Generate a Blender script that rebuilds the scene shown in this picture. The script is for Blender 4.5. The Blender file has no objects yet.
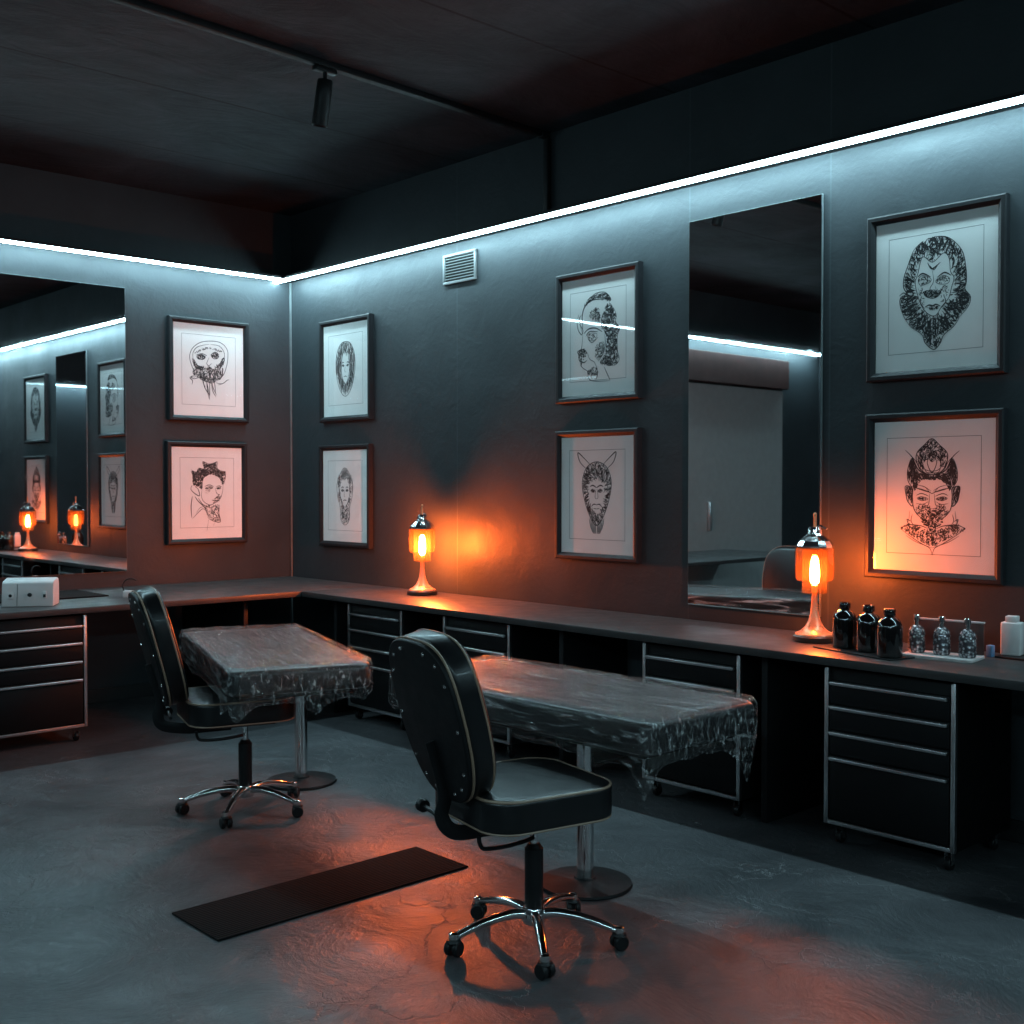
import bpy, bmesh, math, random
from mathutils import Vector, Matrix, noise

sc = bpy.context.scene
COL = sc.collection
PI = math.pi
rad = math.radians

# ------------------------------------------------------------------ render look
sc.view_settings.view_transform = 'Standard'
sc.view_settings.look = 'None'
sc.view_settings.gamma = 1.0
sc.view_settings.use_curve_mapping = False
sc.view_settings.exposure = 0.0
sc.cycles.use_adaptive_sampling = False      # early-stopped pixels leave dark blotches on the leather

# ------------------------------------------------------------------ mesh helpers
def BM():
    return bmesh.new()

def box(bm, x0, x1, y0, y1, z0, z1, bev=0.0, seg=2, m=None):
    vs = [bm.verts.new(p) for p in ((x0,y0,z0),(x1,y0,z0),(x1,y1,z0),(x0,y1,z0),
                                    (x0,y0,z1),(x1,y0,z1),(x1,y1,z1),(x0,y1,z1))]
    fs = [bm.faces.new([vs[i] for i in q]) for q in
          ((3,2,1,0),(4,5,6,7),(0,1,5,4),(1,2,6,5),(2,3,7,6),(3,0,4,7))]
    if m is not None:
        for v in vs: v.co = m @ v.co
    if bev > 0:
        es = list({e for f in fs for e in f.edges})
        bmesh.ops.bevel(bm, geom=es, offset=bev, segments=seg, profile=0.5, affect='EDGES')

def lathe(bm, prof, seg=32, c=(0,0,0), m=None):
    rings = []
    for r, z in prof:
        if r < 1e-6:
            rings.append([bm.verts.new((0,0,z))])
        else:
            rings.append([bm.verts.new((r*math.cos(2*PI*i/seg), r*math.sin(2*PI*i/seg), z)) for i in range(seg)])
    for a, b in zip(rings, rings[1:]):
        for i in range(seg):
            j = (i+1) % seg
            if len(a) == 1 and len(b) == 1: continue
            if len(a) == 1: bm.faces.new((a[0], b[j], b[i]))
            elif len(b) == 1: bm.faces.new((a[i], a[j], b[0]))
            else: bm.faces.new((a[i], a[j], b[j], b[i]))
    if len(rings[0]) > 1: bm.faces.new(list(reversed(rings[0])))
    if len(rings[-1]) > 1: bm.faces.new(rings[-1])
    M = Matrix.Translation(Vector(c))
    if m is not None: M = M @ m
    for r in rings:
        for v in r: v.co = M @ v.co

def smooth_pts(pts, n=6, closed=False):
    P = [Vector(p) for p in pts]
    out = []
    N = len(P)
    rng = range(N) if closed else range(N-1)
    for i in rng:
        if closed:
            p0,p1,p2,p3 = P[(i-1)%N],P[i],P[(i+1)%N],P[(i+2)%N]
        else:
            p0,p1,p2,p3 = P[max(i-1,0)],P[i],P[i+1],P[min(i+2,N-1)]
        for k in range(n):
            t = k/n
            out.append(0.5*((2*p1)+(p2-p0)*t+(2*p0-5*p1+4*p2-p3)*t*t+(3*p1-p0-3*p2+p3)*t**3))
    if not closed: out.append(P[-1].copy())
    return out

def tube(bm, pts, r, seg=10, closed=False, flat=None):
    """round (or flattened) tube along pts; r a number or a list"""
    P = [Vector(p) for p in pts]; N = len(P)
    rr = r if isinstance(r, (list, tuple)) else [r]*N
    t0 = (P[1]-P[0]).normalized()
    up = Vector((0,0,1)) if abs(t0.z) < .9 else Vector((0,1,0))
    nrm = (up - t0*up.dot(t0)).normalized()
    rings = []
    for i in range(N):
        if closed: t = (P[(i+1)%N]-P[(i-1)%N]).normalized()
        else: t = (P[min(i+1,N-1)]-P[max(i-1,0)]).normalized()
        nrm = (nrm - t*nrm.dot(t)).normalized()
        b = t.cross(nrm)
        fx, fy = flat if flat else (1,1)
        rings.append([bm.verts.new(P[i] + rr[i]*(fx*nrm*math.cos(2*PI*k/seg)+fy*b*math.sin(2*PI*k/seg))) for k in range(seg)])
    pairs = list(zip(rings, rings[1:]))
    if closed: pairs.append((rings[-1], rings[0]))
    for a, b in pairs:
        for k in range(seg):
            j = (k+1) % seg
            bm.faces.new((a[k], a[j], b[j], b[k]))
    if not closed:
        bm.faces.new(list(reversed(rings[0]))); bm.faces.new(rings[-1])

def rrect(w, h, r, n=8):
    pts = []
    for cx, cy, a0 in ((w/2-r,h/2-r,0),(-w/2+r,h/2-r,90),(-w/2+r,-h/2+r,180),(w/2-r,-h/2+r,270)):
        for k in range(n+1):
            a = rad(a0 + 90*k/n)
            pts.append((cx+r*math.cos(a), cy+r*math.sin(a)))
    return pts

def cushion(bm, outline, z0, z1, edge=.012, dome=0.0, m=None):
    """soft padded slab over a 2D outline with rolled edges and a slightly domed top"""
    cx = sum(p[0] for p in outline)/len(outline); cy = sum(p[1] for p in outline)/len(outline)
    ext = max(math.hypot(p[0]-cx, p[1]-cy) for p in outline)
    def ring(k_in, z):
        out = []
        for x, y in outline:
            d = math.hypot(x-cx, y-cy); s = max(0, (d-k_in)/d)
            out.append(bm.verts.new((cx+(x-cx)*s, cy+(y-cy)*s, z)))
        return out
    def frac(fr, z):
        return [bm.verts.new((cx+(x-cx)*fr, cy+(y-cy)*fr, z)) for x, y in outline]
    rings = [ring(edge, z0)]
    for k in range(1, 5):
        a = PI/2*k/4
        rings.append(ring(edge*(1-math.sin(a)), z0+edge*(1-math.cos(a))))
    for k in range(0, 5):
        a = PI/2*k/4
        rings.append(ring(edge*(1-math.cos(a)), z1-edge*(1-math.sin(a))))
    base = (ext-edge)/ext
    for fr in (.85,.65,.42,.2):
        rings.append(frac(base*fr, z1+dome*(1-fr*fr)))
    top = bm.verts.new((cx, cy, z1+dome))
    n = len(outline)
    for a, b in zip(rings, rings[1:]):
        for i in range(n):
            j = (i+1) % n
            bm.faces.new((a[i],a[j],b[j],b[i]))
    for i in range(n): bm.faces.new((rings[-1][i], rings[-1][(i+1)%n], top))
    bm.faces.new(list(reversed(rings[0])))
    if m is not None:
        for r in rings:
            for v in r: v.co = m @ v.co
        top.co = m @ top.co

def obj(name, bm, mat, parent=None, loc=(0,0,0), rz=0, sharp=35, smooth=True):
    me = bpy.data.meshes.new(name)
    bmesh.ops.recalc_face_normals(bm, faces=bm.faces)
    bm.to_mesh(me); bm.free()
    if smooth:
        me.polygons.foreach_set('use_smooth', [True]*len(me.polygons))
        me.set_sharp_from_angle(angle=rad(sharp))
    me.materials.append(mat)
    o = bpy.data.objects.new(name, me); COL.objects.link(o)
    if parent: o.parent = parent
    o.location = loc; o.rotation_euler = (0,0,rz)
    return o

def tag(o, label, cat, group=None):
    o['label'] = label; o['category'] = cat
    if group: o['group'] = group
    return o

def thing(name, label, cat, loc=(0,0,0), rz=0, group=None):
    o = bpy.data.objects.new(name, None); COL.objects.link(o)
    o.empty_display_size = .1
    o.location = loc; o.rotation_euler = (0,0,rz)
    return tag(o, label, cat, group)

def struct(name, bm, mat, parent=None, smooth=False):
    o = obj(name, bm, mat, parent, smooth=smooth)
    if parent is None: o['kind'] = 'structure'
    return o

def dup(root, label, loc, rz, group=None):
    def cp(o, par):
        c = o.copy(); COL.objects.link(c)
        if par: c.parent = par
        for ch in list(o.children): cp(ch, c)
        return c
    r = cp(root, None)
    r.location = loc; r.rotation_euler = (0,0,rz)
    r['label'] = label
    if group: r['group'] = group
    return r

# ------------------------------------------------------------------ materials
class NT:
    def __init__(s, name):
        s.m = bpy.data.materials.new(name); s.m.use_nodes = True
        s.t = s.m.node_tree; s.t.nodes.clear()
        s.out = s.n('ShaderNodeOutputMaterial')
    def n(s, typ, **kw):
        nd = s.t.nodes.new(typ)
        for k, v in kw.items(): setattr(nd, k, v)
        return nd
    def l(s, a, b): s.t.links.new(a, b)
    def set(s, nd, **kw):
        for k, v in kw.items(): nd.inputs[k.replace('_',' ')].default_value = v
        return nd
    def coords(s, scale=(1,1,1), rot=(0,0,0)):
        tc = s.n('ShaderNodeTexCoord'); mp = s.n('ShaderNodeMapping')
        mp.inputs['Scale'].default_value = scale; mp.inputs['Rotation'].default_value = rot
        s.l(tc.outputs['Object'], mp.inputs['Vector']); return mp.outputs['Vector']
    def noise(s, vec, scale, detail=4, rough=.55, dist=0):
        nd = s.n('ShaderNodeTexNoise')
        s.set(nd, Scale=scale, Detail=detail, Roughness=rough, Distortion=dist)
        s.l(vec, nd.inputs['Vector']); return nd.outputs['Fac']
    def ramp(s, fac, stops):
        nd = s.n('ShaderNodeValToRGB'); el = nd.color_ramp.elements
        while len(el) < len(stops): el.new(.5)
        for e, (p, c) in zip(el, stops):
            e.position = p; e.color = c if len(c) == 4 else (*c, 1)
        s.l(fac, nd.inputs['Fac']); return nd.outputs['Color']
    def math(s, op, a, b=None):
        nd = s.n('ShaderNodeMath', operation=op)
        for i, v in enumerate((a, b)):
            if v is None: continue
            if isinstance(v, (int, float)): nd.inputs[i].default_value = v
            else: s.l(v, nd.inputs[i])
        return nd.outputs[0]
    def bump(s, h, strength, dist):
        nd = s.n('ShaderNodeBump'); s.set(nd, Strength=strength, Distance=dist)
        s.l(h, nd.inputs['Height']); return nd.outputs['Normal']

def g(v): return (v, v, v)

def pmat(name, c, rough=.5, metal=0.0, var=.12, nscale=14, bump=0.0, bscale=60, spec=.5, rvar=.06, coat=0.0):
    t = NT(name); p = t.n('ShaderNodeBsdfPrincipled')
    v = t.coords()
    f = t.noise(v, nscale)
    lo = tuple(x*(1-var) for x in c); hi = tuple(min(1, x*(1+var)) for x in c)
    t.l(t.ramp(f, ((.3, lo), (.7, hi))), p.inputs['Base Color'])
    rr = t.ramp(t.noise(v, nscale*1.7), ((.3, g(max(0, rough-rvar))), (.7, g(min(1, rough+rvar)))))
    t.l(rr, p.inputs['Roughness'])
    p.inputs['Metallic'].default_value = metal
    p.inputs['Specular IOR Level'].default_value = spec
    p.inputs['Coat Weight'].default_value = coat
    if bump > 0:
        t.l(t.bump(t.noise(v, bscale), bump, .004), p.inputs['Normal'])
    t.l(p.outputs[0], t.out.inputs['Surface'])
    return t.m

def emat(name, c, strength):
    t = NT(name); e = t.n('ShaderNodeEmission')
    e.inputs['Color'].default_value = (*c, 1); e.inputs['Strength'].default_value = strength
    t.l(e.outputs[0], t.out.inputs['Surface']); t.m.cycles.emission_sampling = 'FRONT'; return t.m

def glass_mat(name, tint=(1,1,1), rough=.0, ior=1.45, diff=0.0, bump=None, boost=0.0, streak=None, dcol=(.9,.9,.9), trans=False):
    """thin clear pane or film: see-through plus a Fresnel sheen"""
    t = NT(name)
    tr = t.n('ShaderNodeBsdfTransparent'); tr.inputs['Color'].default_value = (*tint, 1)
    gl = t.n('ShaderNodeBsdfGlossy'); t.set(gl, Roughness=rough)
    fr = t.n('ShaderNodeFresnel'); fr.inputs['IOR'].default_value = ior
    fac = fr.outputs[0]
    if boost: fac = t.math('ADD', fac, boost)
    if bump:
        scl, bs, st = bump
        v = t.coords(scale=scl)
        h = t.noise(v, bs, detail=5, rough=.6, dist=1.2)
        nrm = t.bump(h, st, .012)
        t.l(nrm, gl.inputs['Normal']); t.l(nrm, fr.inputs['Normal'])
    ge = t.n('ShaderNodeNewGeometry')          # a sheen on outer faces only: no total reflection inside thin glass
    fac = t.math('MULTIPLY', fac, t.math('SUBTRACT', 1.0, ge.outputs['Backfacing']))
    mix = t.n('ShaderNodeMixShader'); t.l(fac, mix.inputs[0])
    base = tr.outputs[0]
    if diff > 0:
        df = t.n('ShaderNodeBsdfTranslucent' if trans else 'ShaderNodeBsdfDiffuse'); df.inputs['Color'].default_value = (*dcol, 1)
        m2 = t.n('ShaderNodeMixShader'); m2.inputs[0].default_value = diff
        if streak:
            f = t.noise(t.coords(scale=streak[0]), streak[1], detail=6, rough=.65, dist=.8)
            f = t.ramp(f, ((streak[2], g(0)), (streak[3], g(1))))
            t.l(t.math('MULTIPLY', f, diff), m2.inputs[0])
        t.l(base, m2.inputs[1]); t.l(df.outputs[0], m2.inputs[2]); base = m2.outputs[0]
    t.l(base, mix.inputs[1]); t.l(gl.outputs[0], mix.inputs[2])
    t.l(mix.outputs[0], t.out.inputs['Surface']); return t.m

def wall_mat(name, c, seams=(), axis='X'):
    t = NT(name); p = t.n('ShaderNodeBsdfPrincipled')
    tc = t.n('ShaderNodeTexCoord')
    v = tc.outputs['Object']
    f = t.noise(v, 1.3, 6, .6, .4)
    col = t.ramp(f, ((.3, tuple(x*.82 for x in c)), (.7, tuple(x*1.15 for x in c))))
    sp = t.n('ShaderNodeSeparateXYZ'); t.l(v, sp.inputs[0])
    h = t.math('ADD', t.math('MULTIPLY', t.noise(v, 5.5, 8, .62, .6), 1.0), t.math('MULTIPLY', t.noise(v, 45, 4), .18))
    acc = None
    for s in seams:
        q = t.math('LESS_THAN', t.math('ABSOLUTE', t.math('SUBTRACT', sp.outputs[axis], s)), .004)
        acc = q if acc is None else t.math('ADD', acc, q)
    if acc is not None:
        mx = t.n('ShaderNodeMix', data_type='RGBA')
        t.l(acc, mx.inputs[0]); t.l(col, mx.inputs[6]); mx.inputs[7].default_value = (*(x*1.35 for x in c), 1)
        col = mx.outputs[2]
        h = t.math('SUBTRACT', h, t.math('MULTIPLY', acc, .3))
    t.l(col, p.inputs['Base Color'])
    t.l(t.ramp(t.noise(v, 2.5, 5), ((.3, g(.40)), (.7, g(.58)))), p.inputs['Roughness'])
    p.inputs['Specular IOR Level'].default_value = .2
    t.l(t.bump(h, .22, .02), p.inputs['Normal'])
    t.l(p.outputs[0], t.out.inputs['Surface']); return t.m

def ceiling_mat():
    t = NT('ceiling_paint'); p = t.n('ShaderNodeBsdfPrincipled')
    tc = t.n('ShaderNodeTexCoord'); v = tc.outputs['Object']
    f = t.noise(v, .9, 8, .65, .5)
    col = t.ramp(f, ((.32, (.015,.017,.020)), (.52, (.034,.039,.046)), (.70, (.062,.068,.078))))
    sp = t.n('ShaderNodeSeparateXYZ'); t.l(v, sp.inputs[0])
    acc = None
    for s in (.94, 1.93, 3.6, 4.7, 5.8):
        q = t.math('LESS_THAN', t.math('ABSOLUTE', t.math('SUBTRACT', sp.outputs['X'], s)), .008)
        acc = q if acc is None else t.math('ADD', acc, q)
    mx = t.n('ShaderNodeMix', data_type='RGBA'); t.l(acc, mx.inputs[0]); t.l(col, mx.inputs[6])
    mx.inputs[7].default_value = (.012,.012,.013,1)
    t.l(mx.outputs[2], p.inputs['Base Color']); p.inputs['Roughness'].default_value = .65; p.inputs['Specular IOR Level'].default_value = .12
    mp = t.n('ShaderNodeMapping'); mp.inputs['Scale'].default_value = (1.5,.8,1); t.l(v, mp.inputs['Vector'])
    h = t.math('SUBTRACT', t.noise(mp.outputs[0], 2.2, 9, .65, .8), t.math('MULTIPLY', acc, .5))
    t.l(t.bump(h, .5, .04), p.inputs['Normal'])
    t.l(p.outputs[0], t.out.inputs['Surface']); return t.m

def floor_mat():
    t = NT('polished_concrete'); p = t.n('ShaderNodeBsdfPrincipled')
    tc = t.n('ShaderNodeTexCoord'); v = tc.outputs['Object']
    f = t.noise(v, .8, 9, .68, .7)
    col = t.ramp(f, ((.30, (.028,.029,.032)), (.5, (.070,.071,.076)), (.70, (.130,.132,.138))))
    # fine veins and hairline cracks
    wn = t.n('ShaderNodeTexNoise'); t.set(wn, Scale=1.6, Detail=7, Roughness=.6); t.l(v, wn.inputs['Vector'])
    vm = t.n('ShaderNodeVectorMath', operation='MULTIPLY_ADD')
    t.l(wn.outputs['Color'], vm.inputs[0]); vm.inputs[1].default_value = (.9,.9,.9); t.l(v, vm.inputs[2])
    vo = t.n('ShaderNodeTexVoronoi', feature='DISTANCE_TO_EDGE'); vo.inputs['Scale'].default_value = 2.1
    t.l(vm.outputs[0], vo.inputs['Vector'])
    ck = t.ramp(vo.outputs['Distance'], ((0.0, g(1)), (.012, g(0))))
    msk = t.ramp(t.noise(v, 1.1, 3), ((.48, g(0)), (.62, g(.55))))
    ckm = t.math('MULTIPLY', ck, msk)
    mx = t.n('ShaderNodeMix', data_type='RGBA'); t.l(ckm, mx.inputs[0]); t.l(col, mx.inputs[6])
    mx.inputs[7].default_value = (.20,.195,.195,1)
    t.l(mx.outputs[2], p.inputs['Base Color'])
    t.l(t.ramp(t.noise(v, 1.7, 8, .65, .5), ((.3, g(.26)), (.7, g(.48)))), p.inputs['Roughness'])
    h = t.math('ADD', t.noise(v, 3.5, 10, .68, .6), t.math('MULTIPLY', ckm, -.35))
    t.l(t.bump(h, .48, .03), p.inputs['Normal'])
    t.l(p.outputs[0], t.out.inputs['Surface']); return t.m

def ribbed_mat():
    t = NT('ribbed_rubber'); p = t.n('ShaderNodeBsdfPrincipled')
    tc = t.n('ShaderNodeTexCoord'); v = tc.outputs['Object']
    w = t.n('ShaderNodeTexWave', wave_type='BANDS', bands_direction='X'); t.set(w, Scale=22.0); t.l(v, w.inputs['Vector'])
    t.l(t.ramp(w.outputs['Fac'], ((.2, g(.006)), (.8, g(.016)))), p.inputs['Base Color'])
    p.inputs['Roughness'].default_value = .85; p.inputs['Specular IOR Level'].default_value = .12
    t.l(t.bump(w.outputs['Fac'], .8, .004), p.inputs['Normal'])
    t.l(p.outputs[0], t.out.inputs['Surface']); return t.m

LED_S, LAMP_S = 82.0, 610.0
WALLC = (.037,.0435,.048)
M = {}
M['wall_b'] = wall_mat('teal_wall_paint_panelled', WALLC, (1.895, 3.695, 4.49, 5.9, 7.6), 'X')
M['wall_a'] = wall_mat('teal_wall_paint', WALLC, (-3.2, -5.2), 'Y')
M['ceil'] = ceiling_mat(); M['floor'] = floor_mat(); M['ribbed'] = ribbed_mat()
M['led'] = emat('led_diffuser_cool_white', (.53,.88,1.0), LED_S)
M['bulb_far'] = emat('far_lamp_filament_glow', (1.0,.28,.078), LAMP_S*3.2)
M['bulb'] = emat('lamp_filament_glow', (1.0,.28,.078), LAMP_S)
M['black'] = pmat('matt_black_paint', (.008,.008,.009), .55, spec=.25)
M['blackplas'] = pmat('black_plastic', (.009,.009,.010), .42, spec=.3, bump=.1)
M['frame'] = pmat('black_frame_wood', (.010,.011,.013), .5, spec=.3, bump=.08, bscale=90)
M['paper'] = pmat('mount_board', (.88,.87,.85), .8, var=.02, bump=.05, bscale=200)
M['ink'] = pmat('black_ink', (.03,.03,.033), .75)
M['pencil'] = pmat('grey_border_line', (.30,.30,.30), .8)
M['pane'] = glass_mat('picture_glass', ior=1.45, rough=.02)
def mirror_mat():
    t = NT('mirror_silver'); p = t.n('ShaderNodeBsdfPrincipled')
    v = t.coords()
    f = t.noise(v, 4, 8, .7, 1.0)
    p.inputs['Base Color'].default_value = (.80,.82,.83,1)
    p.inputs['Metallic'].default_value = 1.0
    t.l(t.ramp(f, ((.55, g(.015)), (.8, g(.06)))), p.inputs['Roughness'])
    t.l(p.outputs[0], t.out.inputs['Surface']); return t.m
M['mirror'] = mirror_mat()
M['steel'] = pmat('brushed_aluminium', (.62,.61,.62), .34, 1.0, var=.06, rvar=.05)
M['chrome'] = pmat('polished_chrome', (.78,.76,.76), .12, 1.0, var=.03, rvar=.03)
M['edge'] = pmat('pale_edge_strip', (.14,.16,.165), .45)
M['leather'] = pmat('black_leather', (.008,.008,.009), .34, spec=.4, bump=.05, bscale=320, coat=.15)
M['shell'] = pmat('black_back_shell', (.008,.008,.009), .5, spec=.25, bump=.1, bscale=160)
M['piping'] = pmat('tan_piping', (.30,.20,.14), .4)
M['rivet'] = pmat('nickel_rivets', (.7,.68,.66), .25, 1.0)
M['worktop'] = pmat('dark_worktop_laminate', (.042,.039,.039), .42, spec=.35, var=.2, nscale=6, bump=.05)
M['cab'] = pmat('black_cabinet_lacquer', (.005,.005,.0055), .5, spec=.2)
M['drawer'] = pmat('black_drawer_front', (.006,.006,.0068), .5, spec=.2)
M['film'] = glass_mat('cling_film', rough=.12, ior=1.45, diff=.42, bump=((.9,8,4), 7.0, 1.0), boost=.05, streak=((.7,11,5), 6.5, .53, .66))
M['copper'] = pmat('copper_lamp_stem', (.80,.40,.22), .3, .35, var=.06)
M['lampbase'] = pmat('dark_wood_lamp_foot', (.035,.018,.012), .35)
M['lampglass'] = glass_mat('amber_lamp_glass', tint=(1.0,.84,.70), ior=1.5, rough=.02, boost=.03, diff=.007, dcol=(1,.55,.3), trans=True)
M['darkglass'] = pmat('black_bottle_glass', (.005,.004,.004), .06, spec=.7, rvar=.03, coat=.6)
def crystal_mat():
    t = NT('cut_crystal_glass'); p = t.n('ShaderNodeBsdfPrincipled')
    v = t.coords()
    vo = t.n('ShaderNodeTexVoronoi'); vo.inputs['Scale'].default_value = 95; t.l(v, vo.inputs['Vector'])
    t.l(t.ramp(vo.outputs['Distance'], ((.1, (.85,.84,.86)), (.6, (.10,.09,.10)))), p.inputs['Base Color'])
    p.inputs['Roughness'].default_value = .08; p.inputs['Metallic'].default_value = .55
    t.l(t.bump(vo.outputs['Distance'], .8, .004), p.inputs['Normal'])
    t.l(p.outputs[0], t.out.inputs['Surface']); return t.m
M['crystal'] = crystal_mat()
M['white'] = pmat('white_plastic', (.68,.64,.63), .4, var=.03)
M['tray'] = pmat('pale_stone_tray', (.55,.50,.49), .35, var=.12, nscale=40)
M['blue'] = pmat('blue_card', (.10,.22,.38), .5)
M['vent'] = pmat('pale_grey_vent_enamel', (.12,.125,.125), .45, var=.04)
M['brown'] = pmat('red_brown_wood_panel', (.075,.030,.026), .5, var=.2, nscale=5)
M['door'] = pmat('light_grey_door_paint', (.36,.36,.35), .5, var=.05)
M['skirt'] = pmat('black_skirting', (.014,.014,.015), .5)

# ------------------------------------------------------------------ the room
X1, Y1, H = 9.8, -7.05, 3.39
W = .15
b = BM(); box(b, -W, X1+W, Y1-W, W, -.12, 0); struct('floor', b, M['floor'])
b = BM(); box(b, -W, X1+W, Y1-W, W, H, H+.12); struct('ceiling', b, M['ceil'])
b = BM(); box(b, -W, 0, Y1-W, W, 0, H); struct('wall_left', b, M['wall_a'])
b = BM(); box(b, 0, X1, 0, W, 0, H); struct('wall_right', b, M['wall_b'])
b = BM(); box(b, 0, X1, Y1-W, Y1, 0, H); struct('wall_front', b, M['wall_b'])
b = BM(); box(b, X1, X1+W, Y1-W, W, 0, H); struct('wall_back', b, M['wall_a'])
b = BM(); box(b, 0, .014, Y1, -.014, 0, .09, .003); struct('baseboard_left', b, M['skirt'])
b = BM(); box(b, 0, X1, -.014, 0, 0, .09, .003); struct('baseboard_right', b, M['skirt'])
# far end of the left wall, seen in the tall mirror: a grey door under a brown bulkhead
b = BM(); box(b, .002, .05, -6.25, -4.55, .0, 2.45, .004)
d = struct('door_1', b, M['door'])
b = BM(); box(b, .05, .09, -4.95, -4.91, .95, 1.25, .01); obj('door_handle', b, M['steel'], d)
b = BM(); box(b, .002, .10, -6.3, -4.4, 2.47, 2.78, .004); struct('trim_1', b, M['brown'])
# strip of light metal up the room corner
b = BM(); box(b, .0, .012, -.012, -.0, .10, 2.90, .002); struct('trim_2', b, M['edge'])

# ------------------------------------------------------------------ LED lines
def led(name_label, loc, L, rz):
    t = thing('led_strip_light', name_label, 'led strip', loc, rz, 'linear led lights under the ceiling')
    # local: runs along +x, wall at y=0, room at -y
    b = BM(); box(b, 0, L, -.158, .001, .020, .030, .001); box(b, 0, L, -.158, -.150, .0125, .0202); obj('channel', b, M['black'], t)
    b = BM(); n = max(4, int(L/.3)); R4 = []
    for i in range(n+1):
        x = .001 + (L-.002)*i/n
        R4.append([b.verts.new((x,y,z)) for y, z in ((-.1485,.0198),(-.1485,.003),(-.1455,0),(-.115,0),(-.112,.003),(-.112,.0198))])
    for A, B_ in zip(R4, R4[1:]):
        for k in range(6): b.faces.new((A[k],B_[k],B_[(k+1)%6],A[(k+1)%6]))
    b.faces.new(R4[0]); b.faces.new(list(reversed(R4[-1])))
    d_ = obj('diffuser', b, M['led'], t, smooth=False)
    d_.data.materials.append(M['black'])                     # the hidden top is mounted on the channel
    for p in d_.data.polygons:
        if p.normal.z > .5: p.material_index = 1
    return t
ZL = 2.882
led('long white LED line running along the wall with the tall mirror and vent', (.0,0,ZL), X1, 0)
led('white LED line above the wide mirror on the left wall', (0,Y1+.16,ZL), -Y1-.32, rad(90))
led('added LED line for fill on the unseen wall opposite the wide mirror', (X1,-.16,ZL), -Y1-.32, rad(-90))  # out of view, added to throw frontal light on the framed drawings
led('added LED line for fill on the unseen wall facing the vent wall', (X1,Y1,ZL), X1-2.7, rad(180))  # added fill strip, also unseen, stops short to avoid reflecting in picture glass

# ------------------------------------------------------------------ track, spotlight, conduit
t = thing('lighting_track', 'black lighting track running across the dark ceiling', 'track', (2.69,-.01,H), rad(3.0))
b = BM(); box(b, -.02, .02, -5.2, 0, -.030, -.001, .003); obj('rail', b, M['black'], t)
b = BM(); box(b, -.024, .024, -.06, 0.005, -.034, -.001, .004); obj('end_cap', b, M['blackplas'], t)
t = thing('spotlight', 'small black cylinder spotlight hanging from the ceiling track', 'spotlight', (2.770,-1.535,H-.031), rad(3.0))
b = BM(); box(b, -.018, .018, -.06, .06, -.022, 0, .004); obj('track_adapter', b, M['blackplas'], t)
b = BM(); lathe(b, ((.010,-.075),(.010,-.02)), 14); obj('stem', b, M['blackplas'], t)
Ms = Matrix.Translation((0,-.0,-.065)) @ Matrix.Rotation(rad(-9), 4, Vector((.734,-.679,0))) @ Matrix.Rotation(rad(12), 4, Vector((.679,.734,0)))
b = BM(); lathe(b, ((.0,.012),(.030,.012),(.036,.004),(.038,-.06),(.038,-.195),(.034,-.20),(.033,-.185),(0,-.185)), 28, m=Ms); obj('can', b, M['blackplas'], t)
b = BM(); lathe(b, ((.0,-.182),(.031,-.182),(.031,-.186),(0,-.186)), 24, m=Ms); obj('lens', b, M['chrome'], t)
b = BM(); box(b, -.018, .018, -.032, -.001, 0, H-ZL-.08, .004)
tag(obj('cable_conduit', b, M['black'], None, (2.70,0,ZL+.045)), 'black conduit dropping from the ceiling track end to the LED line', 'conduit')

# ------------------------------------------------------------------ vent
t = thing('air_vent', 'pale slatted air vent under the LED line', 'vent', (1.93,0,2.655))
b = BM()
for (x0,x1,z0,z1) in ((-.155,.155,0,.018),(-.155,.155,.167,.185),(-.155,-.137,.018,.167),(.137,.155,.018,.167)):
    box(b, x0, x1, -.016, -.001, z0, z1, .003)
obj('vent_frame', b, M['vent'], t)
b = BM(); box(b, -.137, .137, -.004, -.001, .018, .167); obj('vent_back', b, M['black'], t)
b = BM()
for k in range(8):
    z = .027+k*.0175
    box(b, -.137, .137, -.006, .006, -.001, .001, 0, m=Matrix.Translation((0,-.010,z+.006)) @ Matrix.Rotation(rad(40), 4, 'X'))
obj('louvres', b, M['vent'], t)

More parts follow.
